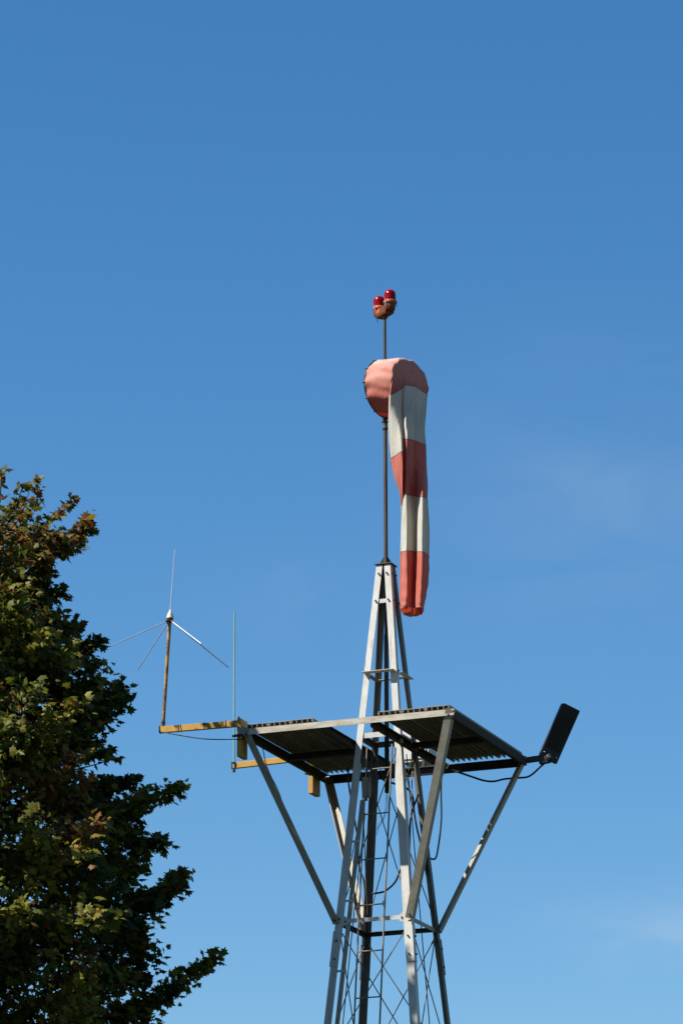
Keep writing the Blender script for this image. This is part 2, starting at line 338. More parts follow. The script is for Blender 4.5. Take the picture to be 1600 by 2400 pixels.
# cap on the leg tops and gusseted foot for the mast
cap = MB().bar((-.090, 0, HT + .010), (.090, 0, HT + .010), .18, .010)
tower.part('cap_plate', cap, M['rust'])
for k in range(4):
    a = math.pi / 2 * k + 0.35; d = Vector((math.cos(a), math.sin(a), 0)); s_ = Vector((-d.y, d.x, 0)) * .004
    tri = [d * .018 + Vector((0, 0, HT + .015)), d * .070 + Vector((0, 0, HT + .015)), d * (.064 if k % 2 else .055) + Vector((0, 0, HT + .045 + .04 * (k % 2))), d * .018 + Vector((0, 0, HT + .105))]
    gs = MB().add([p + s_ for p in tri] + [p - s_ for p in tri], [(0, 1, 2, 3), (7, 6, 5, 4), (0, 4, 5, 1), (1, 5, 6, 2), (2, 6, 7, 3), (3, 7, 4, 0)])
    tower.part('gusset', gs, M['rust'])
# flat conduit strip running down inside the front face, with its clips
cd = MB(); c0, c1 = Vector((-.150, -.245, 9.62)), Vector((-1.0, -1.03, .9))
dirc = (apex(-1, -1, 8.0) - apex(-1, -1, 9.6)).normalized()
p0 = apex(-1, -1, 9.62) + Vector((.128, .03, 0)); p1 = apex(-1, -1, .6) + Vector((.128, .03, 0))
cd.bar(p0, p1, .042, .02, (0, 1, 0)); tower.part('conduit', cd, M['strut'])
for h in (9.2, 8.6, 7.9, 7.2, 6.4, 5.4, 4.4, 3.4, 2.4, 1.4):
    cc = MB(); a = apex(-1, -1, h); cc.bar(a + Vector((.07, .016, 0)), a + Vector((.152, .016, 0)), .004, .022)
    tower.part('conduit_clip', cc, Lg)

# ------------------------------------------------------------------ work platform
plat = Thing('work_platform', 'square steel work platform with two plank gratings braced halfway up the lattice tower', 'platform', (0, 0, HP))
A_ = 1.10
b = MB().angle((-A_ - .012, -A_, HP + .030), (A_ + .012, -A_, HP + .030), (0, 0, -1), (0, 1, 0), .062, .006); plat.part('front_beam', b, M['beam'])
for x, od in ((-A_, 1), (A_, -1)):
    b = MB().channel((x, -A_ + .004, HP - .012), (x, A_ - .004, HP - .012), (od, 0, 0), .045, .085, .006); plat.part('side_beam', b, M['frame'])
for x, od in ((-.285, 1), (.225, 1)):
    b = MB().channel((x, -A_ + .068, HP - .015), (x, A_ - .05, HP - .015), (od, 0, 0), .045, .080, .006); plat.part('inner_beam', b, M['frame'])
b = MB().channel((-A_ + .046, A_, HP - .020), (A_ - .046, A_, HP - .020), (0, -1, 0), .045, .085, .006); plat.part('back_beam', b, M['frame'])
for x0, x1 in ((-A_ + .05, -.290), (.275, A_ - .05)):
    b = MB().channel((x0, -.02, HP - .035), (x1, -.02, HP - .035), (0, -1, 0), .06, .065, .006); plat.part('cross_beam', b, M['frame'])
# gratings: three hollow planks each, four cells to a plank
rng0 = (.0, .004, -.005)
def plank(a, b_, y0, y1):
    mb = MB(); zt = HP + .034; cell = (b_ - a) / 4
    mb.bar(((a + b_) / 2, y0, zt + .036), ((a + b_) / 2, y1, zt + .036), b_ - a, .006)
    for j in range(5):
        x = a + cell * j
        if 0 < j < 4: mb.bar((x, y0, zt + .0165), (x, y1, zt + .0165), .006, .0335)
        else:                                  # folded lip along the plank's edges
            sgn = 1 if j == 0 else -1; xs = x + sgn * .004
            mb.bar((xs, y0, zt + .027), (xs, y1, zt + .027), .006, .0135)
            mb.bar((xs + sgn * .007, y0, zt + .0185), (xs + sgn * .007, y1, zt + .0185), .018, .005)
            mb.bar((xs, y0, zt + .0085), (xs, y1, zt + .0085), .006, .016)
    return mb
for x0, x1 in ((-1.062, -.345), (.325, 1.072)):
    pw = (x1 - x0) / 3
    for k in range(3): plat.part('grating_plank', plank(x0 + pw * k + .004, x0 + pw * (k + 1) - .004, -1.099 + rng0[k % 3], 1.05 + rng0[(k + 1) % 3]), M['grating'])
# diagonal struts from the corners down to the legs
for sx, sy in ((-1, -1), (1, -1), (1, 1), (-1, 1)):
    top = Vector((sx * (A_ + .004), sy * (A_ + .010), HP + .015)); low = apex(sx, sy, 8.36) + Vector((sx * .012, sy * .016, 0))
    d = (low - top).normalized()
    mb = MB().angle(top, low, (-sx, 0, 0), (0, -sy, 0), .072, .007)
    st = plat.part('strut', mb, M['strut'])
    for p in (top + d * .045, low - d * .05):
        plat.sub('bolt', MB().lathe([(0, .010), (.012, .010), (.014, .006), (.014, -.003)], p + Vector((-sx * .034, 0, 0)), (0, sy, 0), 6, smooth=False), M['bolt'], st)
mb = MB().bar((-1.135, -1.122, HP + .005), (-1.06, -1.122, HP + .005), .014, .07); plat.part('corner_clamp', mb, M['strut'])
mb = MB().tube([(-1.19, -1.128, HP - .04), (-1.10, -1.128, HP - .035)], .014, 8); plat.part('clamp_bolt', mb, M['rust'])

# ------------------------------------------------------------------ ladder
lad = Thing('ladder', 'narrow steel rod ladder fixed up the front face of the tower', 'ladder', (0, 0, .3))
def lp(x0, k, h): return Vector((x0 + k * (h - 8.41), -w(h) - .022, h))
RA = [(-.142, .014, h) for h in (10.15, 8.41, .3)]
for x0, k in ((-.142, .020), (.124, .020)):
    pts = [Vector((x0 + k * (h - 8.41) * (1 if h > 8.41 else .75), -w(h) - .024, h)) for h in (10.16, 9.3, 8.41, 7.4, 5.5, 3.0, .3)]
    rail = lad.part('rail', MB().tube(pts, .0095, 8), M['ladder'])
    p = pts[2] + Vector((0, 0, .10)); lad.sub('rail_joint', MB().tube([p, p + Vector((0, -.003, .05))], .0145, 8), M['ladder'], rail)
h = 9.92
while h > .4:
    k = .020 * (1 if h > 8.41 else .75) * (h - 8.41)
    lad.part('rung', MB().tube([(-.142 + k, -w(h) - .024, h), (.124 + k, -w(h) - .024, h + .001)], .0072, 7), M['ladder'])
    h -= .462

# ------------------------------------------------------------------ mast
mast = Thing('mast_pole', 'thin brown rusty steel pole rising from the tower top through the wind sock', 'pole', (0, 0, 9.74))
mast.part('upper_pole', MB().tube([(0, 0, 13.56), (0, 0, 14.80)], .0165, 14), M['rust'])
mast.part('lower_pole', MB().tube([(0, 0, HT - .3), (0, 0, 13.56)], .0212, 14), M['rust'])
mast.part('collar', MB().lathe([(.02, 0), (.026, 0), (.029, .012), (.027, .03), (.022, .045), (.024, .06), (.024, .075), (.018, .08), (.037, .084), (.037, .091), (.016, .091)], (0, 0, 13.545), n=16), M['rust'])
mast.part('sleeve', MB().lathe([(0, 0), (.0235, 0), (.0235, 1.62), (.018, 1.64), (.018, 2.05)], (0, 0, 9.737), n=14), M['cable'])

# ------------------------------------------------------------------ wind sock
SOCK = [
[(-0.213,-0.224,0.000),(-0.203,-0.213,0.095),(-0.172,-0.181,0.182),(-0.125,-0.131,0.250),(-0.066,-0.069,0.294),(0.000,0.000,0.309),(0.066,0.069,0.294),(0.125,0.131,0.250),(0.172,0.181,0.182),(0.203,0.213,0.095),(0.213,0.224,0.000),(0.203,0.213,-0.095),(0.172,0.181,-0.182),(0.125,0.131,-0.250),(0.066,0.069,-0.294),(0.000,0.000,-0.309),(-0.066,-0.069,-0.294),(-0.125,-0.131,-0.250),(-0.172,-0.181,-0.182),(-0.203,-0.213,-0.095)],
[(-0.134,-0.300,0.000),(-0.123,-0.289,0.092),(-0.093,-0.257,0.173),(-0.046,-0.207,0.237),(0.014,-0.145,0.277),(0.080,-0.076,0.291),(0.146,-0.007,0.277),(0.205,0.056,0.237),(0.252,0.105,0.173),(0.282,0.137,0.092),(0.293,0.148,0.000),(0.282,0.137,-0.095),(0.252,0.105,-0.182),(0.205,0.056,-0.250),(0.146,-0.007,-0.294),(0.080,-0.076,-0.309),(-0.005,-0.165,-0.294),(-0.059,-0.221,-0.250),(-0.100,-0.264,-0.182),(-0.125,-0.291,-0.095)],
[(-0.051,-0.372,0.000),(-0.040,-0.361,0.088),(-0.011,-0.330,0.163),(0.036,-0.281,0.220),(0.094,-0.220,0.256),(0.159,-0.152,0.268),(0.224,-0.084,0.256),(0.283,-0.022,0.220),(0.329,0.026,0.163),(0.359,0.058,0.088),(0.369,0.069,0.000),(0.359,0.058,-0.094),(0.329,0.026,-0.179),(0.283,-0.022,-0.246),(0.224,-0.084,-0.289),(0.159,-0.152,-0.304),(0.053,-0.264,-0.289),(0.007,-0.312,-0.246),(-0.025,-0.345,-0.179),(-0.044,-0.365,-0.094)],
[(0.047,-0.436,0.000),(0.057,-0.426,0.082),(0.085,-0.397,0.151),(0.128,-0.351,0.204),(0.182,-0.294,0.237),(0.243,-0.231,0.249),(0.303,-0.168,0.237),(0.357,-0.111,0.204),(0.400,-0.066,0.151),(0.428,-0.036,0.082),(0.438,-0.026,0.000),(0.417,-0.026,-0.087),(0.379,-0.045,-0.166),(0.328,-0.083,-0.229),(0.268,-0.135,-0.269),(0.206,-0.197,-0.283),(0.087,-0.325,-0.269),(0.056,-0.368,-0.229),(0.042,-0.399,-0.166),(0.040,-0.421,-0.087)],
[(0.072,-0.440,-0.020),(0.081,-0.430,0.037),(0.107,-0.402,0.088),(0.148,-0.359,0.129),(0.200,-0.305,0.155),(0.257,-0.245,0.164),(0.314,-0.185,0.155),(0.366,-0.131,0.129),(0.407,-0.088,0.088),(0.433,-0.060,0.037),(0.442,-0.050,-0.020),(0.420,-0.047,-0.103),(0.382,-0.063,-0.178),(0.331,-0.097,-0.237),(0.273,-0.145,-0.276),(0.214,-0.204,-0.289),(0.098,-0.330,-0.276),(0.070,-0.370,-0.237),(0.060,-0.400,-0.178),(0.062,-0.423,-0.103)],
[(0.039,-0.400,-0.214),(0.056,-0.440,-0.205),(0.118,-0.390,-0.156),(0.173,-0.325,-0.101),(0.187,-0.330,-0.076),(0.215,-0.325,-0.065),(0.273,-0.265,-0.053),(0.313,-0.225,-0.049),(0.362,-0.150,-0.055),(0.408,-0.080,-0.064),(0.435,-0.010,-0.068),(0.393,0.006,-0.172),(0.352,-0.034,-0.207),(0.311,-0.075,-0.242),(0.270,-0.115,-0.276),(0.229,-0.155,-0.311),(0.189,-0.195,-0.345),(0.148,-0.235,-0.380),(0.107,-0.276,-0.414),(0.067,-0.316,-0.448)],
[(0.034,-0.370,-0.410),(0.051,-0.430,-0.417),(0.112,-0.420,-0.395),(0.174,-0.335,-0.344),(0.183,-0.345,-0.333),(0.213,-0.350,-0.326),(0.271,-0.285,-0.304),(0.309,-0.235,-0.296),(0.360,-0.165,-0.287),(0.397,-0.080,-0.272),(0.423,0.000,-0.263),(0.384,0.021,-0.358),(0.343,-0.010,-0.383),(0.303,-0.043,-0.409),(0.263,-0.078,-0.436),(0.222,-0.115,-0.463),(0.182,-0.154,-0.491),(0.142,-0.196,-0.520),(0.102,-0.239,-0.549),(0.062,-0.283,-0.578)],
[(0.033,-0.350,-0.609),(0.059,-0.390,-0.604),(0.149,-0.460,-0.605),(0.172,-0.360,-0.558),(0.179,-0.370,-0.525),(0.210,-0.420,-0.533),(0.269,-0.320,-0.499),(0.307,-0.250,-0.485),(0.359,-0.175,-0.479),(0.393,-0.090,-0.469),(0.410,-0.005,-0.459),(0.378,0.022,-0.542),(0.338,-0.009,-0.567),(0.299,-0.041,-0.593),(0.259,-0.074,-0.619),(0.219,-0.110,-0.645),(0.180,-0.148,-0.673),(0.140,-0.188,-0.701),(0.100,-0.230,-0.729),(0.061,-0.274,-0.758)],
[(0.046,-0.270,-0.839),(0.097,-0.370,-0.835),(0.164,-0.490,-0.824),(0.173,-0.400,-0.790),(0.178,-0.380,-0.665),(0.213,-0.470,-0.690),(0.267,-0.340,-0.657),(0.301,-0.265,-0.641),(0.344,-0.200,-0.638),(0.385,-0.110,-0.627),(0.413,-0.010,-0.617),(0.382,0.015,-0.727),(0.344,-0.012,-0.748),(0.305,-0.039,-0.769),(0.267,-0.069,-0.791),(0.229,-0.100,-0.814),(0.191,-0.134,-0.837),(0.153,-0.170,-0.861),(0.115,-0.207,-0.886),(0.077,-0.246,-0.910)],
[(0.080,-0.240,-1.007),(0.118,-0.340,-1.016),(0.165,-0.460,-1.023),(0.173,-0.370,-0.980),(0.177,-0.360,-0.909),(0.210,-0.440,-0.926),(0.261,-0.330,-0.899),(0.293,-0.260,-0.886),(0.341,-0.250,-0.892),(0.383,-0.200,-0.890),(0.422,-0.030,-0.863),(0.394,0.007,-0.956),(0.359,-0.015,-0.970),(0.323,-0.038,-0.985),(0.287,-0.063,-1.000),(0.252,-0.090,-1.016),(0.216,-0.119,-1.033),(0.181,-0.151,-1.050),(0.145,-0.184,-1.068),(0.110,-0.219,-1.087)],
[(0.136,-0.240,-1.166),(0.150,-0.300,-1.180),(0.166,-0.380,-1.192),(0.173,-0.300,-1.139),(0.178,-0.320,-1.091),(0.209,-0.400,-1.108),(0.261,-0.300,-1.085),(0.294,-0.235,-1.074),(0.334,-0.300,-1.099),(0.381,-0.330,-1.118),(0.430,-0.080,-1.070),(0.405,0.000,-1.095),(0.375,-0.016,-1.108),(0.344,-0.034,-1.121),(0.314,-0.053,-1.134),(0.284,-0.075,-1.148),(0.254,-0.099,-1.163),(0.223,-0.125,-1.179),(0.193,-0.153,-1.195),(0.163,-0.182,-1.211)],
[(0.161,-0.220,-1.314),(0.165,-0.240,-1.315),(0.169,-0.260,-1.308),(0.173,-0.260,-1.272),(0.176,-0.280,-1.224),(0.210,-0.365,-1.248),(0.256,-0.280,-1.231),(0.296,-0.215,-1.217),(0.328,-0.315,-1.255),(0.374,-0.400,-1.284),(0.433,-0.100,-1.236),(0.409,-0.008,-1.255),(0.382,-0.021,-1.263),(0.354,-0.035,-1.270),(0.326,-0.052,-1.279),(0.298,-0.070,-1.288),(0.270,-0.091,-1.298),(0.242,-0.114,-1.308),(0.215,-0.138,-1.319),(0.187,-0.164,-1.331)],
[(0.158,-0.200,-1.525),(0.160,-0.220,-1.526),(0.160,-0.240,-1.523),(0.162,-0.250,-1.513),(0.163,-0.270,-1.514),(0.210,-0.340,-1.531),(0.265,-0.260,-1.516),(0.305,-0.205,-1.504),(0.320,-0.320,-1.539),(0.373,-0.420,-1.569),(0.438,-0.130,-1.517),(0.415,-0.007,-1.526),(0.386,-0.019,-1.529),(0.357,-0.033,-1.533),(0.328,-0.048,-1.538),(0.299,-0.065,-1.543),(0.269,-0.085,-1.549),(0.240,-0.106,-1.555),(0.211,-0.130,-1.562),(0.182,-0.155,-1.570)],
[(0.153,-0.200,-1.831),(0.152,-0.220,-1.828),(0.152,-0.240,-1.825),(0.151,-0.260,-1.822),(0.155,-0.280,-1.823),(0.208,-0.335,-1.829),(0.269,-0.255,-1.812),(0.305,-0.200,-1.800),(0.315,-0.320,-1.835),(0.371,-0.420,-1.867),(0.434,-0.150,-1.837),(0.412,-0.025,-1.834),(0.382,-0.034,-1.837),(0.353,-0.044,-1.840),(0.324,-0.056,-1.843),(0.294,-0.070,-1.847),(0.265,-0.086,-1.852),(0.235,-0.105,-1.857),(0.206,-0.125,-1.863),(0.176,-0.147,-1.869)],
[(0.146,-0.200,-2.091),(0.145,-0.220,-2.088),(0.145,-0.240,-2.085),(0.145,-0.260,-2.082),(0.151,-0.280,-2.079),(0.210,-0.335,-2.086),(0.268,-0.250,-2.070),(0.295,-0.195,-2.059),(0.305,-0.320,-2.095),(0.360,-0.420,-2.124),(0.422,-0.170,-2.092),(0.401,-0.034,-2.089),(0.372,-0.042,-2.091),(0.343,-0.051,-2.094),(0.315,-0.062,-2.097),(0.286,-0.075,-2.100),(0.257,-0.090,-2.105),(0.228,-0.108,-2.110),(0.199,-0.127,-2.115),(0.170,-0.147,-2.121)],
[(0.146,-0.200,-2.315),(0.145,-0.220,-2.311),(0.144,-0.240,-2.308),(0.145,-0.260,-2.305),(0.154,-0.280,-2.302),(0.209,-0.335,-2.308),(0.259,-0.260,-2.296),(0.284,-0.205,-2.285),(0.295,-0.320,-2.313),(0.348,-0.410,-2.339),(0.394,-0.180,-2.314),(0.379,-0.053,-2.309),(0.352,-0.059,-2.311),(0.326,-0.066,-2.313),(0.300,-0.074,-2.315),(0.273,-0.085,-2.318),(0.247,-0.098,-2.322),(0.220,-0.113,-2.326),(0.194,-0.130,-2.331),(0.167,-0.149,-2.336)],
[(0.148,-0.200,-2.417),(0.147,-0.220,-2.414),(0.148,-0.240,-2.411),(0.149,-0.260,-2.409),(0.162,-0.280,-2.408),(0.204,-0.325,-2.412),(0.252,-0.260,-2.405),(0.279,-0.210,-2.396),(0.292,-0.310,-2.417),(0.340,-0.380,-2.437),(0.367,-0.190,-2.424),(0.362,-0.120,-2.431),(0.342,-0.070,-2.430),(0.316,-0.040,-2.431),(0.287,-0.020,-2.430),(0.252,-0.020,-2.432),(0.222,-0.030,-2.433),(0.195,-0.060,-2.432),(0.173,-0.100,-2.430),(0.155,-0.150,-2.426)],
]
HZ = 13.982
sock = Thing('windsock', 'faded red and white striped cloth wind sock hanging limp from the mast hoop', 'wind sock', (0, 0, HZ))
G = np.array(SOCK)                                       # rings x 20 points, metres from the hoop centre, world axes
def cr(Pm, P0, P1, P2, u): return .5 * (2 * P0 + (P1 - Pm) * u + (2 * Pm - 5 * P0 + 4 * P1 - P2) * u * u + (3 * P0 - Pm - 3 * P1 + P2) * u ** 3)
nr, npt = G.shape[:2]; SUBR, SUBP = 7, 6
ringsf = np.stack([cr(G[:, (i - 1) % npt], G[:, i], G[:, (i + 1) % npt], G[:, (i + 2) % npt], k / SUBP) for i in range(npt) for k in range(SUBP)], 1)
rows = []
for i in range(nr - 1):
    a, b_, c_, d_ = ringsf[max(i - 1, 0)], ringsf[i], ringsf[i + 1], ringsf[min(i + 2, nr - 1)]
    for k in range(SUBR): rows.append(cr(a, b_, c_, d_, k / SUBR))
rows.append(ringsf[-1]); rows = np.array(rows)
# small puckers: gathered at the hoop lacing, fine creases below
nn = rows.shape[1]; ph = np.arange(nn) / nn * 2 * math.pi
for i in range(rows.shape[0]):
    s_ = i / SUBR
    cen = rows[i].mean(0); rad = rows[i] - cen; rad[:, 2] *= 1 if s_ < 4 else 0
    ln = np.linalg.norm(rad, axis=1, keepdims=True) + 1e-6; rad = rad / ln
    amp = .017 * math.exp(-s_ / .75) * np.cos(ph * 11 + .6 * np.sin(ph * 3)) * min(1, s_ * 3) + .0052 * np.sin(ph * 9 + s_ * 1.3) * min(1, s_ / 2) + .003 * np.sin(ph * 17 + s_ * 2.9 + 1) * min(1, s_ / 2) + .0028 * np.sin(s_ * 9.0 + np.sin(ph * 3) * 2) * (s_ > 13)
    rows[i] += rad * amp[:, None]
cs, sn = math.cos(PSI), math.sin(PSI)
Lr = rows.copy(); Lr[..., 0] = cs * rows[..., 0] + sn * rows[..., 1]; Lr[..., 1] = -sn * rows[..., 0] + cs * rows[..., 1]
def band(i0, i1):
    r0_, r1_ = i0 * SUBR, i1 * SUBR
    mb = MB(); vs = [Vector(p) + Vector((0, 0, HZ)) for r_ in range(r0_, r1_ + 1) for p in Lr[r_]]
    fs = [(r_ * nn + k, r_ * nn + (k + 1) % nn, (r_ + 1) * nn + (k + 1) % nn, (r_ + 1) * nn + k) for r_ in range(r1_ - r0_) for k in range(nn)]
    return mb.add(vs, fs, 0, True)
for nm, i0, i1, mm, lb in (('red_band', 0, 5, 'pinkcloth', 'faded pink band round the mouth'), ('white_band', 5, 8, 'whitecloth', None), ('red_band', 8, 11, 'redcloth', None), ('white_band', 11, 13, 'whitecloth', None), ('red_band', 13, 16, 'redcloth', 'red tail end band')):
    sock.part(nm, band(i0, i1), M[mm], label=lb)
for i in (5, 8, 11, 13):
    pts = [Vector(p) + Vector((0, 0, HZ)) for p in Lr[i * SUBR]]
    sock.part('seam', MB().tube(pts + [pts[0]], .0028, 5), M['thread'])
for k_, a_, b__ in ((7, 5, 11), (3, 5, 8), (5, 11, 16)):
    sock.part('seam', MB().tube([Vector(Lr[r_, (k_ * SUBP) % nn]) + Vector((0, 0, HZ)) for r_ in range(a_ * SUBR, b__ * SUBR + 1, 2)], .0022, 5), M['thread'])
hp_ = [Vector(p) + Vector((0, 0, HZ)) for p in Lr[0]]
sock.part('hoop', MB().tube(hp_ + [hp_[0]], .0075, 8), M['cable'])
ax = loc_dir(.724, -.69)
for k in range(0, nn, 10):
    p = hp_[k]; o_ = (p - Vector((0, 0, HZ))).normalized()
    tie = MB().tube([p - ax * .014 + o_ * .010, p - ax * .004 + o_ * .013, p + ax * .014 + o_ * .011, p + ax * .030 + o_ * .005], .0075, 7, r1=.0045)
    sock.part('lacing_tie', tie, M['cable'])
sock.part('swivel_tube', MB().lathe([(.019, -.33), (.024, -.33), (.024, .33), (.019, .33)], (0, 0, HZ), n=14), M['rust'])
# ------------------------------------------------------------------ twin red obstruction light
beac = Thing('obstruction_light', 'pair of red glass obstruction lights on an orange housing at the mast top', 'warning light', (0, 0, 14.78))
dv = loc_dir(.0545, -.095)
for sgn in (-1, 1):
    c = Vector((0, 0, 14.885)) + dv * sgn
    hs = beac.part('housing', MB().lathe([(0, -.074), (.044, -.073), (.054, -.062), (.060, -.02), (.058, .004)], c, n=22), M['casting'])
    beac.part('clamp_ring', MB().lathe([(.05, .001), (.066, .001), (.069, .007), (.069, .030), (.064, .036), (.048, .036)], c, n=24), M['orange'])
    prof = [(.058, .030)]
    for j in range(5): prof += [(.0620, .040 + .015 * j), (.0595, .048 + .015 * j)]
    prof += [(.0590, .112), (.054, .130), (.043, .145), (.024, .154), (0, .156)]
    beac.part('lens', MB().lathe(prof, c, n=28), M['lens'])
    for a in (0.4, 2.5, 4.4):
        u = Vector((math.cos(a), math.sin(a), 0)); beac.sub('clip', MB().tube([c + u * .072 + Vector((0, 0, .038)), c + u * .073 + Vector((0, 0, -.03))], .0042, 6), M['alu'], hs)
br = MB()
br.prism([(-.044, -.078), (.044, -.078), (.052, -.06), (.052, .010), (-.052, .010), (-.052, -.06)], Vector((0, 0, 14.865)) - dv * .95, Vector((0, 0, 14.865)) + dv * .95, dv.normalized().cross(Vector((0, 0, 1))), (0, 0, 1))
beac.part('bracket', br, M['casting'])
beac.part('socket', MB().lathe([(.019, -.110), (.028, -.105), (.036, -.07), (.042, -.03)], (0, 0, 14.865), n=16), M['casting'])
nf = loc_dir(-.86, -.5); cf = Vector((0, 0, 14.845)) - dv * .45 + nf * .050
beac.part('sunlit_panel', MB().prism([(-.042, -.022), (.042, -.022), (.048, -.008), (.042, .020), (-.042, .020), (-.048, -.008)], cf - nf * .01, cf + nf * .006, dv.normalized(), (0, 0, 1)), M['orange'])  # added orange plate, the sunlit face of the housing put into colour
beac.part('drip_wire', MB().tube([c - dv * 2.1 + Vector((0, 0, -.05)) + loc_dir(-.012, -.02), c - dv * 2.12 + Vector((0, 0, -.135)) + loc_dir(-.014, -.02)], .0042, 6), M['cable'])

# ------------------------------------------------------------------ ground-plane antenna on its yellow arm
ant = Thing('ground_plane_antenna', 'aluminium whip antenna with drooping rods on a rusty yellow pole and arm', 'antenna', (-1.12, -1.1, 9.98))
ant.part('bracket_plank', MB().bar((-1.128, -1.032, 9.965), (-1.128, -1.032, 10.345), .17, .042, (1, 0, 0)), M['yellow'])
ant.part('arm', MB().bar((-1.98, -1.095, 10.312), (-1.150, -1.095, 10.300), .04, .062), M['yellow'])
ant.part('arm_end_plate', MB().bar((-1.986, -1.095, 10.278), (-1.986, -1.095, 10.352), .052, .008, (1, 0, 0)), M['bolt'])
pt, ph_ = Vector((-1.958, -1.095, 10.32)), Vector((-1.897, -1.095, 11.45))
ant.part('pole', MB().tube([pt, ph_], .0175, 12), M['yellowrust'])
ad = (ph_ - pt).normalized()
ant.part('hub', MB().lathe([(.016, -.045), (.026, -.04), (.030, -.02), (.034, -.004), (.035, .004)], ph_, ad, 16), M['rust'])
ant.part('hub_cap', MB().lathe([(.036, .003), (.037, .016), (.033, .020), (.033, .026), (.031, .030), (.026, .052), (.018, .070), (.011, .076), (.011, .094), (.006, .096)], ph_, ad, 18), M['cap'])
ant.part('whip', MB().tube([ph_ + ad * .085, Vector((-1.852, -1.095, 12.168))], .0062, 8, r1=.0042), M['alu'])
for X_, Y_, Z_, rr in ((-.60, -.37, -.40, .0050), (.58, .37, -.41, .0055), (-.345, .50, -.40, .0050), (.335, -.46, -.385, .0066)):
    e = loc_dir(X_, Y_, Z_); u = e.normalized()
    rod = ant.part('radial_rod', MB().tube([ph_ + u * .02 - ad * .012, ph_ + e], rr, 8), M['alu'])
    ant.sub('rod_socket', MB().tube([ph_ + u * .012 - ad * .012, ph_ + u * .055 - ad * .008], .0105, 8), M['bolt'], rod)

for q_ in (10.285, 10.325): ant.part('coach_bolt', MB().lathe([(0, .012), (.010, .012), (.012, .006), (.012, -.003)], (-1.128, -1.118, q_ + (.03 if q_ > 10.3 else -.03)), (0, -1, 0), 6, smooth=False), M['bolt'])
for x in (-1.78, -1.50, -1.27):
    ant.part('cable_tie', MB().bar((x, -1.118, 10.263), (x, -1.118, 10.345), .008, .003, (0, 1, 0)), M['cable'])
ant.part('pole_clamp', MB().tube([pt + ad * .05 + Vector((0, 0, 0)), pt + ad * .075], .0215, 12), M['bolt'])
# ------------------------------------------------------------------ green fibreglass whip on the second yellow arm
wh = Thing('whip_antenna', 'slim green fibreglass whip antenna upright on the end of a yellow arm', 'antenna', (-1.2, .8, 9.99))
wh.part('bracket_plank', MB().bar((-1.139, .885, 9.995), (-1.139, .885, 10.375), .20, .052, (1, 0, 0)), M['yellow'])
wh.part('arm', MB().bar((-2.015, .80, 10.361), (-1.166, .80, 10.377), .04, .062), M['yellow'])
wh.part('arm_end_plate', MB().bar((-2.020, .80, 10.325), (-2.020, .80, 10.400), .052, .008, (1, 0, 0)), M['bolt'])
wh.part('rod', MB().tube([(-1.992, .772, 10.300), (-1.996, .772, 10.9), (-2.000, .772, 12.0)], .0095, 10, r1=.0075), M['green'])
wh.part('foot', MB().tube([(-1.992, .772, 10.285), (-1.992, .772, 10.33)], .015, 10), M['bolt'])
wh.part('rod_clamp', MB().tube([(-1.992, .772, 10.375), (-1.992, .772, 10.395)], .0135, 10), M['bolt'])
wh.part('plank_bolt', MB().tube([(-1.20, .785, 10.205), (-1.13, .785, 10.205)], .014, 8), M['rust'])

# ------------------------------------------------------------------ flat black floodlight
fl = Thing('floodlight', 'flat black rectangular floodlight tilted up on a bracket off the right platform corner', 'floodlight', (1.12, 1.08, 10.18))
fl.part('arm', MB().bar((1.105, 1.075, 10.205), (1.265, 1.075, 10.215), .05, .055), M['frame'])
fl.part('bracket', MB().bar((1.245, 1.075, 10.185), (1.350, 1.075, 10.195), .062, .070), M['lampbody'])
fl.part('hinge', MB().lathe([(0, .045), (.034, .045), (.040, .038), (.040, -.038), (.034, -.045), (0, -.045)], (1.350, 1.075, 10.205), loc_dir(0, 1, 0), 18), M['lampbody'])
fl.part('bracket_bolt', MB().lathe([(0, .016), (.011, .014), (.012, 0)], Vector((1.350, 1.075, 10.210)) + loc_dir(0, -.043), loc_dir(0, -1, 0), 8), M['alu'])
# panel axes: L up the long side, Wd across, Nn out of the face towards the viewer and down to the right
base = Vector((1.372, 1.075, 10.205)) + loc_dir(-.060, 0, .055); 
L_ = loc_dir(.246, -.05, .545).normalized(); Nn = loc_dir(.33, -.93, -.12); Nn = (Nn - L_ * Nn.dot(L_)).normalized(); Wd = L_.cross(Nn).normalized()
if Wd.dot(loc_dir(1, 0, 0)) < 0: Wd = -Wd
PL, PW, PT = .600, .205, .040
o0 = base + Wd * .055 + L_ * (-.055)
def rr_poly(hw, L0, L1, rd):
    out = []
    for cx, cy, a0 in ((hw - rd * .3, L1 - rd * .3, 0), (-hw + rd, L1 - rd, 90), (-hw + rd, L0 + rd, 180), (hw - rd * .3, L0 + rd * .3, 270)):
        r_ = rd * .3 if cx > 0 else rd
        for q_ in range(6):
            a = R(a0 + 18 * q_); out.append((cx + r_ * math.cos(a), cy + r_ * math.sin(a)))
    return out
body = MB().prism(rr_poly(PW / 2, 0, PL, .03), o0 - Nn * PT, o0, Wd, L_)
pb_ = fl.part('housing', body, M['lampbody'])
fl.part('glass', MB().prism(rr_poly(PW / 2 - .012, .115, PL - .014, .022), o0 + Nn * .0005, o0 + Nn * .004, Wd, L_), M['lampglass'])
for k in range(9): fl.part('cooling_fin', MB().bar(o0 + L_ * .04 + Wd * (-.08 + .02 * k) - Nn * (PT + .012), o0 + L_ * (PL - .06) + Wd * (-.08 + .02 * k) - Nn * (PT + .012), .005, .024, Nn), M['lampbody'])
for q_ in (.07, -.07): fl.part('screw', MB().lathe([(0, .006), (.007, .006), (.007, -.001)], o0 + L_ * .06 + Wd * q_, Nn, 8), M['alu'])

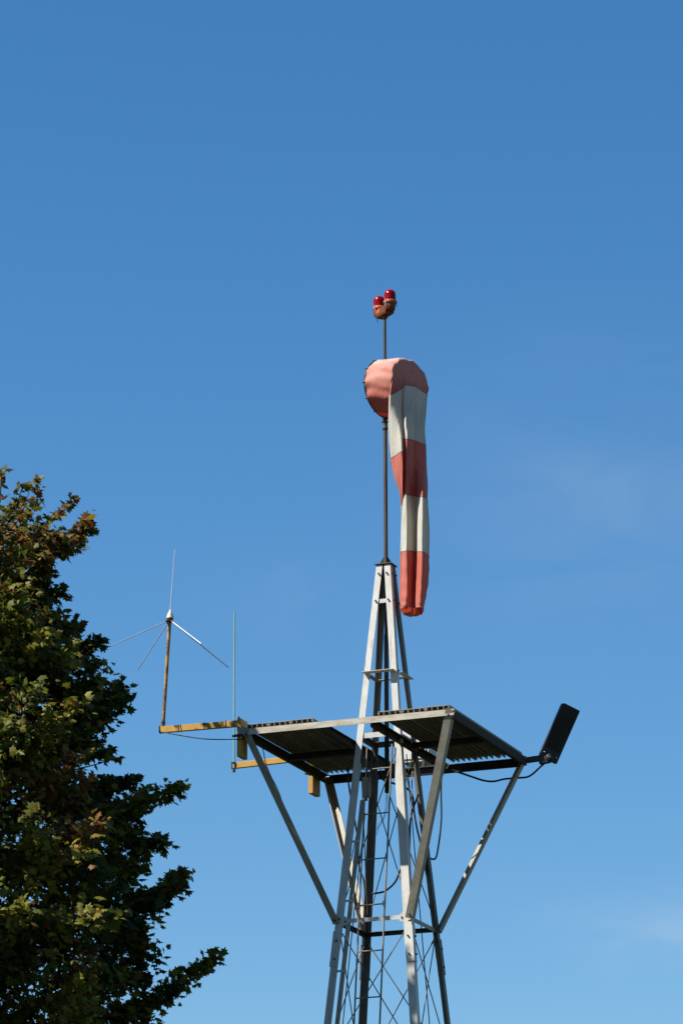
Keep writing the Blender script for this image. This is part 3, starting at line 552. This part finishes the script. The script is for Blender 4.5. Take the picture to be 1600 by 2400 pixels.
# ------------------------------------------------------------------ boxes
cab = Thing('equipment_cabinet', 'white rounded equipment cabinet on the back of the platform behind the tower legs', 'cabinet', (-.15, 1.3, 10.33))
mb = MB(); pr = [(-.165, .05), (-.150, .015), (-.12, 0), (.12, 0), (.150, .015), (.165, .05), (.165, .34), (.12, .39), (-.12, .39), (-.165, .34)]
mb.prism(pr, (-.150, 1.16, 10.32), (-.150, 1.40, 10.32), (1, 0, 0), (0, 0, 1)); cab.part('body', mb, M['white'])
cab.part('door', MB().prism([(x * .86, .03 + y * .86) for x, y in pr], (-.150, 1.148, 10.32), (-.150, 1.158, 10.32), (1, 0, 0), (0, 0, 1)), M['white'])
for x in (-.27, -.03): cab.part('mounting_foot', MB().bar((x, 1.14, 10.235), (x, 1.14, 10.322), .03, .03, (1, 0, 0)), M['frame'])
jb = Thing('junction_box', 'small grey junction box strapped inside the front left tower leg', 'junction box', (-.13, -.2, 9.66))
bx = apex(-1, -1, 9.76) + Vector((.135, .075, 0))
jb.part('body', MB().bar(bx + Vector((0, 0, -.10)), bx + Vector((.006, 0, .10)), .075, .06, (0, 1, 0)), M['strut'])
jb.part('lid', MB().bar(bx + Vector((0, -.034, -.085)), bx + Vector((.005, -.034, .085)), .06, .006, (0, 1, 0)), M['strut'])
jb.part('gland', MB().tube([bx + Vector((0, 0, -.135)), bx + Vector((0, 0, -.10))], .012, 8), M['bolt'])

# ------------------------------------------------------------------ cables
def cable(name, label, pts, r):
    b_ = Vector(pts[0]); t_ = Thing(name, label, 'cable', b_)
    t_.o.name = name + '_root'
    mb = MB().tube(smooth_path(pts), r, 8)
    o = mb.build(name, M['cable'], None, b_); o.location = t_.o.location; o.rotation_euler = t_.o.rotation_euler
    o['label'] = label; o['category'] = 'cable' if r > .005 else 'wire'
    if name == 'power_cable': o['group'] = 'black power cables hanging on the tower'
    if name == 'thin_wire': o['group'] = 'thin black wires hanging on the tower'
    bpy.data.objects.remove(t_.o)
cable('power_cable', 'black cable sagging under the back beam to the floodlight', [(1.345, 1.07, 10.19), (1.257, 1.08, 10.131), (1.132, 1.08, 10.04), (1.004, 1.085, 10.033), (.867, 1.085, 10.034), (.743, 1.085, 10.02), (.637, 1.08, 10.038), (.508, 1.08, 10.089), (.37, 1.07, 10.145), (.305, 1.05, 10.165)], .0105)
cable('power_cable', 'black cable hanging in a long loop beside the front right strut', [(.37, .80, 10.155), (.314, .8, 10.091), (.286, .8, 10.027), (.28, .8, 9.841), (.282, .8, 9.651), (.27, .8, 9.498), (.247, .8, 9.339), (.223, .79, 9.217), (.191, .76, 9.197), (.165, .68, 9.225), (.20, .5, 9.30), (.26, .38, 9.40)], .0095)
cable('power_cable', 'black cable arching inside the tower from under the platform to the back right leg', [(-.25, .32, 10.02), (-.182, .3, 9.967), (-.122, .3, 9.929), (-.023, .3, 9.892), (.076, .3, 9.85), (.135, .3, 9.798), (.165, .3, 9.719), (.173, .3, 9.596), (.202, .3, 9.423), (.23, .3, 9.308), (.262, .3, 9.19), (.30, .31, 8.95)], .0105)
cable('power_cable', 'black cable curving across the tower to the back left leg above the ring', [(.26, .2, 9.74), (.231, .2, 9.674), (.191, .2, 9.574), (.166, .2, 9.444), (.149, .2, 9.257), (.109, .2, 9.111), (.069, .2, 9.011), (.009, .2, 8.875), (-.09, .2, 8.794), (-.159, .2, 8.776), (-.245, .22, 8.776)], .0100)
cable('power_cable', 'black cable running down between the junction box and the back left leg', [(-.555, .36, 10.12), (-.552, .35, 9.986), (-.527, .35, 9.816), (-.473, .35, 9.507), (-.443, .35, 9.334), (-.444, .35, 9.154), (-.424, .35, 9.04), (-.375, .33, 8.913), (-.36, .32, 8.6), (-.40, .33, 8.0), (-.47, .38, 7.2), (-.55, .45, 6.0)], .0095)
cable('thin_wire', 'thin black wire curling from the dark mast foot to the back left leg', [(-.0, .0, 9.75), (-.01, .01, 9.70), (-.02, .02, 9.63), (-.035, .04, 9.575), (-.075, .08, 9.502), (-.145, .14, 9.45), (-.20, .24, 9.43)], .0028)
cable('thin_wire', 'second thin black wire drooping lower from the mast foot', [(.004, .0, 9.75), (-.005, .01, 9.70), (.0, .02, 9.615), (-.04, .05, 9.523), (-.085, .09, 9.469), (-.15, .14, 9.41), (-.20, .24, 9.37)], .0028)
cable('thin_wire', 'thin black wire hanging along the front left strut', [(-1.0, -.9, 10.15), (-.98, -.848, 10.064), (-.975, -.80, 9.95), (-.95, -.72, 9.83), (-.90, -.66, 9.70), (-.84, -.66, 9.52), (-.80, -.72, 9.36)], .0048)
cable('antenna_lead', 'thin black antenna lead drooping below the front yellow arm', [(-1.95, -1.11, 10.285), (-1.909, -1.12, 10.272), (-1.723, -1.12, 10.222), (-1.538, -1.12, 10.179), (-1.377, -1.12, 10.156), (-1.18, -1.125, 10.138), (-1.07, -1.128, 10.13)], .0052)
cable('thin_wire', 'straight thin black wire hanging down inside the front left tower leg', [apex(-1, -1, h) + Vector((.15 + .012 * (8.4 - h) * (1 if h < 8.4 else .2), .09, 0)) for h in (9.5, 9.0, 8.4, 7.8, 7.2, 6.6, 6.0, 4.0, 1.0)], .0055)
cable('thin_wire', 'straight thin black wire hanging down inside the back right tower leg', [(w(h) * .72 - .02, w(h) * .6, h) for h in (10.15, 9.3, 8.4, 7.6, 6.8, 5.0, 1.0)], .0055)

# ------------------------------------------------------------------ maple tree
random.seed(7); rng = np.random.default_rng(11)
AY = 34.45; KT = AY / 34.9; AX = -4.10 * KT
tree = bpy.data.objects.new('maple_tree', None); C.objects.link(tree); tree.location = (AX, AY, 0)
tree['label'] = 'tall dense maple tree turning red and yellow at the left of the tower'; tree['category'] = 'tree'
TB = Vector((AX, AY, 0))
tp = [Vector((AX + .10 * math.sin(z * .7), AY + .08 * math.cos(z * .9), z)) for z in np.linspace(-.1, 12.1, 22)]
tb = MB(); tb.tube(tp, .20, 14, r1=.018); tb.lathe([(.34, -.1), (.26, .15), (.205, .5), (.19, .8)], (AX, AY + .08, 0), n=14)
tb.build('trunk', M['bark'], tree, TB)
# crown outline, radius to the side by height
ZR = 1.6 + KT * (np.array([2.2, 3.2, 4.5, 6.0, 7.27, 7.9, 8.4, 9.1, 9.6, 10.2, 10.6, 11.1, 11.5, 11.8, 12.05, 12.25, 12.45, 12.7]) - 1.6)
RR = KT * np.array([1.2, 2.0, 2.5, 2.6, 2.20, 2.18, 2.14, 2.04, 1.86, 1.64, 1.62, 1.36, .95, 1.18, 1.22, .95, .55, .1])
def crown_r(z, th): return np.interp(z, ZR, RR) * (1 + (.16 * math.sin(3 * th + z * 1.3) + .10 * math.sin(2 * th - z * 2.9 + 1)) * abs(math.sin(th / 2)))
for k in range(14):
    z0 = 2.6 + k * .68; th = k * 2.4; r_ = crown_r(min(z0 + 1.2, 12.9), th) * .85
    p0 = Vector(tp[0]) * 0 + Vector((AX + .10 * math.sin(z0 * .7), AY + .08 * math.cos(z0 * .9), z0)); d = Vector((math.cos(th), math.sin(th), 0))
    pts = [p0 + d * (r_ * u) + Vector((0, 0, 1.15 * u ** .75 * r_ * .6)) + Vector((.05 * math.sin(7 * u + k), .05 * math.cos(6 * u + k), 0)) * u for u in np.linspace(0, 1, 9)]
    MB().tube(pts, .060 - .0022 * k, 8, r1=.010).build('branch', M['bark'], tree, TB)
# one maple leaf: five pointed lobes round a folded blade
half = [(.10, .03), (.36, -.07), (.31, .16), (.56, .38), (.30, .44), (.33, .70), (.16, .64)]
outl = [(0, .0)] + half + [(0, 1.0)] + [(-x, y) for x, y in reversed(half)]
LV = np.array([(0, .38, 0)] + [(x, y, 0) for x, y in outl], float)
LV[:, 2] = -.30 * np.abs(LV[:, 0]) ** 1.2 - .16 * (LV[:, 1] - .35) ** 2
LV[1:, 2] += 0; no = len(outl)
LF = np.array([(0, 1 + i, 1 + (i + 1) % no) for i in range(no)])
twigs = MB(); lp_, ld_, ln_, ls_, lc_ = [], [], [], [], []
def nrm(v): return v / (np.linalg.norm(v) + 1e-9)
GREENS = [(.050, .066, .010), (.074, .088, .012), (.110, .115, .014), (.036, .050, .010), (.160, .148, .017)]
AUT = [(.155, .058, .018), (.20, .095, .020), (.19, .125, .020), (.13, .036, .016), (.22, .145, .020)]
def spray(tip, base, nl, wid, autumn, twig=True, ls=.080, bright=False):
    tip = np.array(tip, float); base = np.array(base, float); ax_ = nrm(tip - base); out_ = nrm(np.array([tip[0] - AX, tip[1] - AY, .25]))
    sag = np.array([0, 0, -.05])
    if twig:
        mid = (tip + base) / 2 + rng.normal(0, .02, 3) + np.array([0, 0, -.03])
        twigs.tube([base, mid, tip], .0085, 5, r1=.0035)
    basec = GREENS[(2, 4, 4, 1)[rng.integers(4)] if bright else rng.integers(len(GREENS))]
    for i in range(nl):
        t_ = 1.0 - .95 * rng.random() ** 1.25
        wd_ = wid * (1.05 - .45 * t_)
        p = base + (tip - base) * t_ + rng.normal(0, wd_ * .5, 3) * np.array([1, 1, .75])
        dd = nrm(out_ * .55 + ax_ * .35 + rng.normal(0, .55, 3) + np.array([0, 0, -.50]))
        up = nrm(np.array([0, 0, .60]) + out_ * .70 + rng.normal(0, .50, 3)); up = nrm(up - dd * np.dot(up, dd))
        lp_.append(p); ld_.append(dd); ln_.append(up); ls_.append(ls * rng.uniform(.55, 1.35))
        col = np.array(AUT[rng.integers(len(AUT))] if rng.random() < autumn else basec) * rng.uniform(.7, 1.35)
        lc_.append(col)
def aut_at(p):
    a = .05
    if p[2] > 11.5: a = .50
    elif p[2] > 10.9: a = .16
    for (qx, qz), rad, v in (((-2.75, 8.93), .42, .92), ((-2.55, 7.32), .30, .6)):     # boughs on the near side that have turned early
        if p[1] < 33.4 and math.hypot(p[0] - qx, p[2] - qz) < rad: a = max(a, v)
    return a
cnt = 0
while cnt < 1180:
    z = rng.uniform(2.3, 12.9)
    if rng.random() > np.interp(z, [2, 7, 13.5], [.45, 1, .75]): continue
    th = rng.uniform(-math.pi, math.pi); Rz = crown_r(z, th)
    if rng.random() > (.25 + Rz / 2.6): continue
    rho = Rz * (1 - .72 * rng.random() ** 1.5)
    c_ = np.array([AX + rho * math.cos(th), AY + rho * math.sin(th), z])
    void = math.sin(c_[0] * 3.1 + c_[2] * 2.3) * math.sin(c_[1] * 2.7 + 1.0) * math.sin(c_[2] * 3.4 + c_[0] * 1.2)
    if void > .24: continue
    out_ = np.array([math.cos(th), math.sin(th), 0]); L = rng.uniform(.35, .62)
    ax_ = nrm(out_ * .85 + np.array([0, 0, rng.uniform(.15, .8)]) + rng.normal(0, .25, 3))
    spray(c_ + ax_ * L * .35, c_ - ax_ * L * .65, int(rng.uniform(62, 104) * (.62 if z > 11.2 else 1)), .215, aut_at(c_), True)
    cnt += 1
for k in range(140):
    z = rng.uniform(6.6, 11.5); th = rng.uniform(-2.9, -.75); Rz = crown_r(z, th)
    c_ = np.array([AX + Rz * math.cos(th) * 1.02, AY + Rz * math.sin(th) * 1.02, z]); out_ = np.array([math.cos(th), math.sin(th), 0])
    ax_ = nrm(out_ + np.array([0, 0, rng.uniform(.0, .6)]) + rng.normal(0, .2, 3)); L = rng.uniform(.5, .85)
    spray(c_ + ax_ * L * .7, c_ - ax_ * L * .3, int(rng.uniform(90, 150)), .24, aut_at(c_), True, bright=True)
for k in range(330):
    z = rng.uniform(6.8, 12.1); th = rng.uniform(-2.2, 1.2); Rz = crown_r(z, th)
    c_ = np.array([AX + Rz * math.cos(th) * .95, AY + Rz * math.sin(th) * .95, z]); out_ = np.array([math.cos(th), math.sin(th), 0])
    ax_ = nrm(out_ + np.array([0, 0, rng.uniform(.1, 1.0)]) + rng.normal(0, .3, 3)); L = rng.uniform(.25, .48)
    spray(c_ + ax_ * L * .6, c_ - ax_ * L * .4, int(rng.uniform(9, 26)), .09, aut_at(c_), True)
# long shoots that stand out of the crown's right side
SH = [(-3.31,12.80,-3.38,12.53),(-3.12,12.73,-3.26,12.44),(-2.94,12.62,-2.99,12.33),(-2.59,12.50,-2.88,12.26),(-2.48,12.35,-2.79,12.04),(-2.65,11.93,-2.96,11.98),(-2.83,11.78,-3.12,11.93),(-2.56,11.28,-2.98,11.06),(-2.30,10.95,-2.76,10.80),(-2.28,10.63,-2.71,10.46),(-2.09,10.64,-2.54,10.37),(-2.06,10.35,-2.50,10.05),(-2.33,9.94,-2.71,10.11),(-1.97,9.69,-2.49,9.60),(-1.51,9.51,-2.07,9.26),(-1.67,9.03,-2.15,9.05),(-1.47,8.80,-1.97,8.43),(-1.52,8.53,-2.05,8.22),(-1.87,8.05,-2.22,8.26),(-1.15,7.99,-1.84,7.52),(-1.51,7.60,-2.04,7.27),(-1.84,7.72,-2.25,7.72),(-1.95,9.35,-2.32,9.43),(-2.59,10.80,-2.97,10.63),(-2.69,11.54,-3.11,11.50),]
for i, (xt, zt, xb, zb) in enumerate(SH):
    xt, xb = xt * KT, xb * KT; zt, zb = 1.6 + (zt - 1.6) * KT, 1.6 + (zb - 1.6) * KT; yy = AY + .35 * math.sin(i * 2.1); 
    ln0 = math.hypot(xt - xb, zt - zb)
    thin = i < 4
    spray((xt - .05, yy - .1, zt - .03), (xb, yy, zb), int((18 if i < 2 else 34) if thin else 85 + 165 * ln0), (.075 if thin else .145), aut_at((xt, yy, zt)), True, .078 if thin else .080)
    if not thin:
        spray((xb + .12, yy + .15, zb + .1), (xb - .35, yy, zb - .05), 100, .19, aut_at((xt, yy, zt)), True)
P_ = np.array(lp_); D_ = np.array(ld_); U_ = np.array(ln_); X_ = np.cross(D_, U_); Sz = np.array(ls_)
nlv = len(P_); nv = len(LV)
curl = rng.uniform(.6, 2.8, nlv)
co_ = P_[:, None, :] + Sz[:, None, None] * (LV[None, :, 0, None] * X_[:, None, :] * rng.uniform(.7, 1.25, nlv)[:, None, None] + LV[None, :, 1, None] * D_[:, None, :] + (LV[None, :, 2] * curl[:, None])[:, :, None] * U_[:, None, :])
co_ = (co_ - np.array(TB)).reshape(-1, 3)
fc = (LF[None] + (np.arange(nlv) * nv)[:, None, None]).reshape(-1, 3)
me = bpy.data.meshes.new('crown'); me.vertices.add(len(co_)); me.vertices.foreach_set('co', co_.astype(np.float32).ravel())
me.loops.add(fc.size); me.loops.foreach_set('vertex_index', fc.astype(np.int32).ravel())
me.polygons.add(len(fc)); me.polygons.foreach_set('loop_start', np.arange(0, fc.size, 3, dtype=np.int32)); me.polygons.foreach_set('loop_total', np.full(len(fc), 3, np.int32))
me.update(calc_edges=True)
colr = np.ones((nlv, nv, 4), np.float32); colr[:, :, :3] = np.array(lc_)[:, None, :]
at2 = me.color_attributes.new('leaf_colour', 'FLOAT_COLOR', 'POINT'); at2.data.foreach_set('color', colr.ravel())
me.materials.append(M['leaf'])
crown = bpy.data.objects.new('crown', me); C.objects.link(crown); crown.parent = tree
twigs.build('twigs', M['twig'], tree, TB)
print('leaves', nlv)
